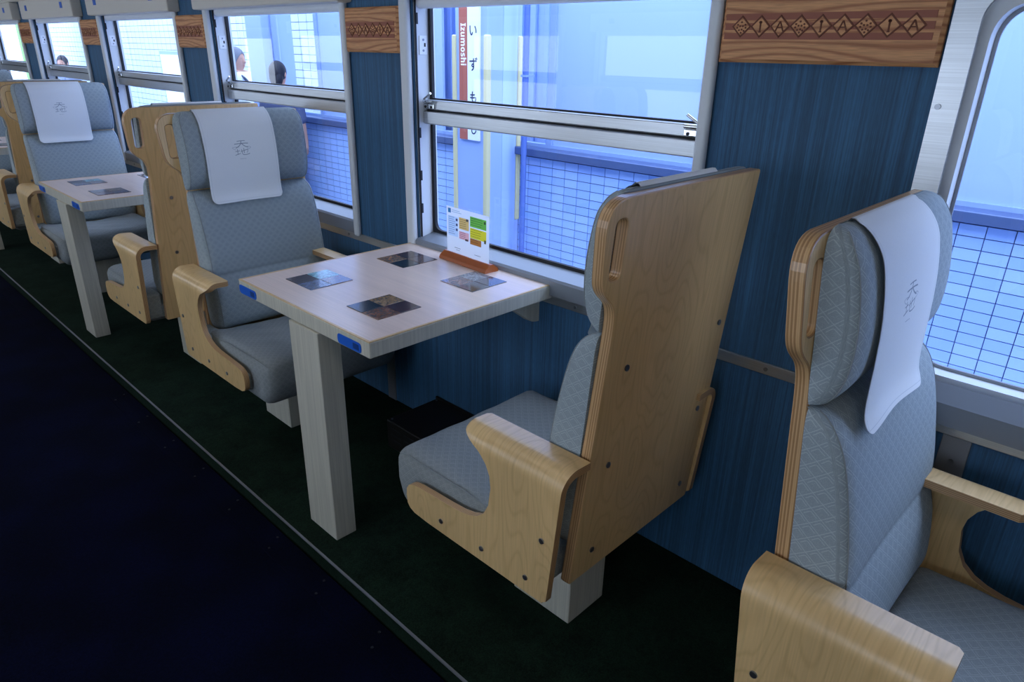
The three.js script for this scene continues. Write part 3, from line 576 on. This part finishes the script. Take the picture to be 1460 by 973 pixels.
{
  const zf = -2.5, tw = 0.125, th = 0.0625, yTop = 0.662, x0 = -7.9, x1 = 2.6;
  const t = thing('tiled_parapet', 'low parapet of pale blue rectangular tiles with a metal coping on the platform', 'parapet', [x0, PY, zf]);
  const P = (g) => g.translate(-x0, -PY, -zf);
  part(t, 'body', P(box(x0, x1, PY, yTop, zf - 0.16, zf - 0.006)), O.grout);
  const tg = new THREE.BoxGeometry(tw - 0.005, th - 0.005, 0.008), rest = [];
  const cols = Math.floor((x1 - x0) / tw), rows = Math.ceil((yTop - PY) / th), list = [];
  for (let c = 0; c < cols; c++) for (let r = 0; r < rows; r++) { const x = x0 + (c + 0.5) * tw, y = yTop - (r + 0.5) * th; list.push([x, y, (x > -4.1 && x < -2.3) || (x > -1.05 && x < 0.3) ? (y > -0.27 ? 0 : 1) : 2, Math.abs(x + 2.9)]); }
  list.sort((a, b) => a[2] - b[2] || a[3] - b[3]);
  list.forEach(([x, y], i) => {
    if (y - th / 2 < PY - 0.001) return;
    if (i < 300) { const m = part(t, 'tile', tg, rnd() < 0.5 ? O.tile : O.tileB); m.position.set(x - x0, y - PY, -0.002); }
    else { const g = tg.clone(); g.translate(x - x0, y - PY, -0.002); rest.push(g); }
  });
  part(t, 'tile_rest', merge(rest), O.tile).userData.kind = 'stuff';
  part(t, 'coping_bed', P(box(x0, x1, yTop, yTop + 0.018, zf - 0.16, zf - 0.012)), O.grout);
  part(t, 'coping', P(box(x0, x1, yTop + 0.014, yTop + 0.075, zf - 0.18, zf + 0.07, 0.01)), O.coping);
  part(t, 'screen_rail', P(box(x0, x1, yTop + 0.075, yTop + 0.10, zf - 0.11, zf - 0.05)), O.post);
}
// pale screens standing on the parapet
for (let k = 0; k < 5; k++) {
  const x = -3.62 + k * 1.3;
  const t = thing('wind_screen', 'tall pale panel standing on the tiled parapet', 'screen', [x, 0.762, -2.58], 'pale panels on the parapet');
  part(t, 'panel', box(0.03, 1.27, 0, 2.0, -0.012, 0.012), O.screen); part(t, 'post', box(-0.03, 0.03, 0, 2.0, -0.03, 0.03), O.post);
}
for (let k = 0; k < 2; k++) {
  const t = thing('wind_screen', 'pale panel on the parapet seen through the second window', 'screen', [-6.85 + k * 1.0, 0.762, -2.58], 'pale panels beyond the second window');
  part(t, 'panel', box(0.03, 0.97, 0, 2.0, -0.012, 0.012), O.screen); part(t, 'post', box(-0.03, 0.03, 0, 2.0, -0.03, 0.03), O.post);
}
// pillar with the station name
{
  const xa = -4.215, xb = -3.87, za = -2.13, zb = -2.49;
  const t = thing('platform_pillar', 'square blue-grey platform pillar with yellow corner guards', 'pillar', [(xa + xb) / 2, PY, (za + zb) / 2]), w = (xb - xa) / 2, d = (za - zb) / 2;
  part(t, 'shaft', box(-w, w, 0, 3.2, -d, d, 0.006), O.column);
  part(t, 'shaft_cladding', box(w, w + 0.004, 0, 3.2, -d + 0.05, 0.02), O.ribbed);
  for (const [x, z] of [[-w, d], [w, d], [w, -d + 0.03]]) part(t, 'corner_guard', box(x - 0.032, x + 0.014, 0.45, 1.83, z - 0.032, z + 0.014, 0.012, 3), O.bumper, 'pale yellow corner guard');
  const s = thing('station_sign', 'vertical white and red-brown station name sign on the platform pillar', 'sign', [-4.045, 0.79, za + 0.002]);
  const tx = canvasTex(256, 1392, (c, ww, h) => {
    c.fillStyle = '#b4624e'; c.fillRect(0, 0, ww * 0.43, h); c.fillStyle = '#f2f6fa'; c.fillRect(ww * 0.43, 0, ww, h);
    c.save(); c.translate(ww * 0.215, 412); c.rotate(Math.PI / 2); c.fillStyle = '#ffffff'; c.font = 'bold 92px sans-serif'; c.textBaseline = 'middle'; c.fillText('Izumoshi', 0, 0, 350); c.restore();
    c.strokeStyle = '#26304e'; c.lineWidth = 13; c.lineCap = 'round';
    const k = (X, Y, pts) => { c.beginPath(); c.moveTo(X + pts[0], Y + pts[1]); for (let i = 2; i < pts.length; i += 4) c.quadraticCurveTo(X + pts[i], Y + pts[i + 1], X + pts[i + 2], Y + pts[i + 3]); c.stroke(); };
    const X = ww * 0.715; let Y = 473; // i
    k(X, Y, [-38, -34, -40, 20, -22, 34, -12, 36, -8, 18]); k(X, Y, [24, -30, 40, -8, 38, 16]);
    Y = 747; // zu
    k(X, Y, [-42, -26, 0, -28, 42, -28]); k(X, Y, [6, -46, 8, -10, 8, 10, -6, 26, -16, 8, -10, -10, 8, 0, 14, 36, -14, 46]); k(X, Y, [30, -48, 34, -44, 36, -40]); k(X, Y, [44, -52, 48, -48, 50, -44]);
    Y = 1020; // mo
    k(X, Y, [-8, -44, -16, 0, -12, 24, 0, 48, 26, 34, 38, 22, 32, 2]); k(X, Y, [-32, -20, 0, -18, 18, -22]); k(X, Y, [-34, 4, 0, 6, 18, 2]);
    Y = 1294; // shi
    k(X, Y, [-18, -48, -22, 0, -18, 22, -8, 46, 18, 36, 30, 28, 36, 14]);
  });
  part(s, 'board', box(-0.108, 0.108, 0, 1.162, 0, 0.018), O.far);
  const f = new THREE.PlaneGeometry(0.214, 1.16); f.translate(0, 0.581, 0.0186); part(s, 'face', f, std({ map: tx, roughness: 0.4 }), 'station name lettering');
}
{ // second pillar and ribbed wall panels behind
  const t = thing('platform_pillar', 'plain blue pillar beside the people on the platform', 'pillar', [-7.35, PY, -2.3]);
  part(t, 'shaft', box(-0.17, 0.17, 0, 3.2, -0.17, 0.17, 0.006), O.column);
  part(t, 'downpipe', cyl(0.035, 3.2, 'y', 0.215, 1.6, 0.05, 12), O.post);
  const p = thing('drain_pipe', 'thin dark vertical pipe between the pillar and the pale screens', 'pipe', [-3.72, PY, -2.38]); part(p, 'pipe', cyl(0.022, 3.2, 'y', 0, 1.6, 0, 12), std({ color: 0x5570b4, roughness: 0.5 })); part(p, 'clamp', box(-0.028, 0.028, 1.55, 1.565, -0.06, 0.025), O.post);
  const r = thing('ribbed_cladding', 'blue vertically ribbed metal cladding behind the pillar with the station sign', 'cladding', [-5.4, PY, -3.0]);
  part(r, 'sheet', box(-1.1, 1.75, 0, 3.4, -0.05, 0), O.ribbed);
  for (let k = 0; k < 19; k++) part(r, 'rib', box(-1.08 + k * 0.15, -1.08 + k * 0.15 + 0.05, 0, 3.4, 0, 0.03, 0.006), O.ribbed);
}
{ // tall white tiled block further along
  const xb = -8.0, xa = -19, zf = -3.15, t = thing('tiled_tower', 'tall white tiled block beside the platform seen through the far windows', 'building', [xb, PY, zf]), gs = [];
  part(t, 'body', box(xa - xb, 0, 0, 4.2, -1.5, -0.006), O.whiteGrout);
  const tw = 0.18, th = 0.09; for (let x = xa - xb; x < -0.01; x += tw) for (let y = 0.2; y < 3.4; y += th) { const g = new THREE.BoxGeometry(tw - 0.008, th - 0.008, 0.008); g.translate(x + tw / 2, y + th / 2, -0.002); gs.push(g); }
  part(t, 'tile_rest', merge(gs), O.whiteTile).userData.kind = 'stuff';
  part(t, 'door_frame', box(-4.6, -3.55, 0, 1.62, 0.0, 0.03), O.post); part(t, 'door', box(-4.55, -3.6, 0, 1.57, 0.02, 0.04), O.far);
  const g = thing('green_panel', 'bright green advertising panel outside the farthest window', 'panel', [-16.0, PY, -2.2]); part(g, 'panel', box(-0.9, 0.9, 0.5, 2.3, -0.05, 0.05, 0.01), std({ color: 0x7fc04a, roughness: 0.5 })); part(g, 'stand', merge([box(-0.85, -0.79, 0, 0.5, -0.03, 0.03), box(0.79, 0.85, 0, 0.5, -0.03, 0.03)]), O.post);
  const p = thing('warning_pole', 'white and yellow pole standing behind the man on the platform', 'pole', [-8.0, PY, -2.75]); part(p, 'shaft', cyl(0.05, 3.0, 'y', 0, 1.5, 0, 14), O.far); part(p, 'yellow_sleeve', cyl(0.056, 0.9, 'y', 0, 1.25, 0, 14), std({ color: 0xf0dc4a, roughness: 0.6 }));
}

// ---------- people on the platform ----------
function sdfMesh(name, lo, hi, cell, fn, mat) {
  const s = Math.max(hi[0] - lo[0], hi[1] - lo[1], hi[2] - lo[2]) / 2, c = [(lo[0] + hi[0]) / 2, (lo[1] + hi[1]) / 2, (lo[2] + hi[2]) / 2];
  const n = Math.min(110, Math.ceil((2 * s) / cell) + 4), mc = new MarchingCubes(n, mat, false, false, 120000); mc.isolation = 0;
  const h = n / 2;
  for (let k = 0; k < n; k++) for (let j = 0; j < n; j++) for (let i = 0; i < n; i++) {
    const x = c[0] + ((i - h) / h) * s * 1.06, y = c[1] + ((j - h) / h) * s * 1.06, z = c[2] + ((k - h) / h) * s * 1.06;
    mc.field[i + j * n + k * n * n] = -fn(x, y, z);
  }
  mc.update();
  const cnt = mc.count, pa = new Float32Array(mc.positionArray.subarray(0, cnt * 3)), na = new Float32Array(mc.normalArray.subarray(0, cnt * 3)), g = new THREE.BufferGeometry();
  for (let i = 0; i < cnt; i++) { pa[i * 3] = pa[i * 3] * s * 1.06 + c[0]; pa[i * 3 + 1] = pa[i * 3 + 1] * s * 1.06 + c[1]; pa[i * 3 + 2] = pa[i * 3 + 2] * s * 1.06 + c[2]; }
  g.setAttribute('position', new THREE.BufferAttribute(pa, 3)); g.setAttribute('normal', new THREE.BufferAttribute(na, 3));
  return g;
}
const caps = (x, y, z, a, b, ra, rb) => { const bx = b[0] - a[0], by = b[1] - a[1], bz = b[2] - a[2], t = clamp(((x - a[0]) * bx + (y - a[1]) * by + (z - a[2]) * bz) / (bx * bx + by * by + bz * bz), 0, 1); return Math.hypot(x - a[0] - bx * t, y - a[1] - by * t, z - a[2] - bz * t) - lerp(ra, rb, t); };
const ell = (x, y, z, c, r) => { const a = (x - c[0]) / r[0], b = (y - c[1]) / r[1], d = (z - c[2]) / r[2], k = Math.hypot(a, b, d); return (k - 1) * Math.min(r[0], r[1], r[2]); };
const smin = (a, b, k) => { const h = clamp(0.5 + 0.5 * (b - a) / k, 0, 1); return lerp(b, a, h) - k * h * (1 - h); };
function person(pos, turn, H, o, label) { // the figure faces +z before it is turned
  const t = thing('person', label, 'person', pos), k = H / 1.7; t.rotation.y = turn;
  const hip = 0.90, sh = 1.40;
  const torso = (x, y, z) => smin(smin(ell(x, y, z, [0, 1.24, 0], [0.185, 0.22, 0.115]), ell(x, y, z, [0, 0.99, 0], [0.165, 0.17, 0.115]), 0.08), caps(x, y, z, [-0.15, sh, 0], [0.15, sh, 0], 0.062, 0.062), 0.06);
  const arms = (x, y, z, up) => Math.min(...[-1, 1].map((s) => { const e = [s * 0.225, 1.12, -0.01], w = [s * 0.215, 0.88, 0.06]; return up ? caps(x, y, z, [s * 0.175, sh - 0.01, 0], e, 0.056, 0.046) : Math.min(caps(x, y, z, e, w, 0.043, 0.03), caps(x, y, z, w, [s * 0.21, 0.80, 0.075], 0.03, 0.026)); }));
  const legs = (x, y, z) => Math.min(...[-1, 1].map((s) => Math.min(caps(x, y, z, [s * 0.09, hip, 0], [s * 0.095, 0.48, 0.01], 0.088, 0.058), caps(x, y, z, [s * 0.095, 0.48, 0.01], [s * 0.095, 0.08, -0.015], 0.056, 0.04))));
  const head = (x, y, z) => {
    let d = smin(ell(x, y, z, [0, 1.595, -0.012], [0.077, 0.102, 0.096]), ell(x, y, z, [0, 1.545, 0.024], [0.056, 0.075, 0.062]), 0.03);
    d = smin(d, caps(x, y, z, [0, 1.40, -0.012], [0, 1.51, -0.005], 0.058, 0.052), 0.03);
    d = smin(d, caps(x, y, z, [0, 1.588, 0.078], [0, 1.555, 0.098], 0.008, 0.013), 0.012);
    for (const s of [-1, 1]) d = smin(d, ell(x, y, z, [s * 0.08, 1.575, -0.008], [0.012, 0.03, 0.02]), 0.008);
    return d;
  };
  const sc = (g) => g.scale(k, k, k);
  const fingers = (x, y, z) => { let d = 9; for (const s of [-1, 1]) { for (let f = 0; f < 4; f++) d = Math.min(d, caps(x, y, z, [s * 0.21, 0.81, 0.058 + f * 0.017], [s * 0.202, 0.735 - (f === 1 || f === 2 ? 0.012 : 0), 0.062 + f * 0.016], 0.0095, 0.008)); d = Math.min(d, caps(x, y, z, [s * 0.205, 0.85, 0.09], [s * 0.19, 0.79, 0.12], 0.011, 0.009)); } return d; };
  const bodyF = (x, y, z) => Math.min(smin(smin(torso(x, y, z), arms(x, y, z, true), 0.03), legs(x, y, z), 0.04), arms(x, y, z, false), caps(x, y, z, [0, 1.38, -0.01], [0, 1.47, -0.008], 0.06, 0.055));
  const body = merge([sdfMesh('b', [-0.32, 0.02, -0.25], [0.32, 1.5, 0.25], 0.02, bodyF, o.skin), sdfMesh('h', [-0.13, 1.40, -0.16], [0.13, 1.74, 0.16], 0.006, head, o.skin), sdfMesh('f', [-0.25, 0.7, -0.05], [0.25, 0.9, 0.2], 0.009, fingers, o.skin)]);
  part(t, 'body', sc(body), o.skin);
  part(t, 'shirt', sc(sdfMesh('s', [-0.32, 0.84, -0.25], [0.32, 1.5, 0.25], 0.012, (x, y, z) => Math.max(smin(torso(x, y, z), arms(x, y, z, true), 0.03) - 0.013, 0.88 - y, (y - 1.455) + Math.max(0, 0.05 - Math.hypot(x, z)) * 0.4), o.shirt)), o.shirt);
  part(t, 'trousers', sc(sdfMesh('t', [-0.25, 0.03, -0.25], [0.25, 1.05, 0.25], 0.014, (x, y, z) => Math.max(smin(legs(x, y, z), ell(x, y, z, [0, 0.95, 0], [0.168, 0.13, 0.118]), 0.04) - 0.014, 0.06 - y, y - 1.0), o.trousers)), o.trousers);
  part(t, 'shoes', sc(sdfMesh('z', [-0.2, 0, -0.12], [0.2, 0.14, 0.24], 0.01, (x, y, z) => Math.max(Math.min(...[-1, 1].map((s) => smin(ell(x, y, z, [s * 0.1, 0.04, 0.06], [0.045, 0.045, 0.125]), ell(x, y, z, [s * 0.097, 0.06, -0.02], [0.044, 0.06, 0.05]), 0.03))), -y + 0.001), o.trousers)), O.copingDark);
  part(t, 'hair', sc(sdfMesh('r', [-0.13, 1.40, -0.17], [0.13, 1.74, 0.16], 0.006, (x, y, z) => Math.max(Math.min(ell(x, y, z, [0, 1.603, -0.018], [0.088, 0.112, 0.108]), o.tail ? smin(ell(x, y, z, [0, 1.55, -0.06], [0.078, 0.10, 0.06]), ell(x, y, z, [0, 1.50, -0.09], [0.04, 0.08, 0.035]), 0.02) : 9), -ell(x, y, z, [0, 1.545, 0.088], [0.076, 0.098, 0.10]), (o.tail ? 1.42 : 1.535) - y), o.hair)), o.hair);
  const hd = [[-0.03, 1.592], [0.03, 1.592]].map(([x, y]) => { const g = new THREE.SphereGeometry(0.0085, 8, 6); g.translate(x, y, 0.073); return g; });
  part(t, 'eyes', sc(merge(hd)), O.copingDark); const mo = new THREE.SphereGeometry(0.012, 8, 6); mo.scale(1.7, 0.35, 0.6); mo.translate(0, 1.52, 0.080); part(t, 'mouth', sc(mo), std({ color: 0x9a5a50, roughness: 0.6 }));
  if (o.strap) { const c = new THREE.CatmullRomCurve3([V3(-0.10, 1.478, 0.0), V3(-0.05, 1.36, 0.135), V3(0.06, 1.18, 0.142), V3(0.17, 1.0, 0.10), V3(0.205, 0.93, 0), V3(0.16, 1.02, -0.11), V3(0.04, 1.2, -0.142), V3(-0.06, 1.38, -0.125), V3(-0.10, 1.478, 0.0)]); part(t, 'bag_strap', sc(new THREE.TubeGeometry(c, 60, 0.014, 6)), o.strap); }
  return t;
}
const skin = std({ color: 0xc09078, roughness: 0.6 });
person([-7.95, PY, -2.2], 2.1, 1.70, { skin, shirt: std({ color: 0xe9eef4, roughness: 0.8 }), trousers: std({ color: 0x3a4050, roughness: 0.9 }), hair: std({ color: 0x70747c, roughness: 0.8 }), strap: std({ color: 0x3c4254, roughness: 0.7 }) }, 'person in a white shirt with a dark bag strap standing on the platform');
person([-6.9, PY, -2.12], -2.6, 1.58, { skin, shirt: std({ color: 0x49506c, roughness: 0.8 }), trousers: std({ color: 0x2c3040, roughness: 0.9 }), hair: std({ color: 0x1c1a20, roughness: 0.6 }), tail: true }, 'person with dark tied hair seen from behind on the platform');
person([-13.4, PY, -1.9], 0.9, 1.52, { skin, shirt: std({ color: 0x8890a8, roughness: 0.8 }), trousers: std({ color: 0x2c3040, roughness: 0.9 }), hair: std({ color: 0x2a2428, roughness: 0.6 }) }, 'dark-haired person whose head shows in a far window');

renderer.render(scene, camera);
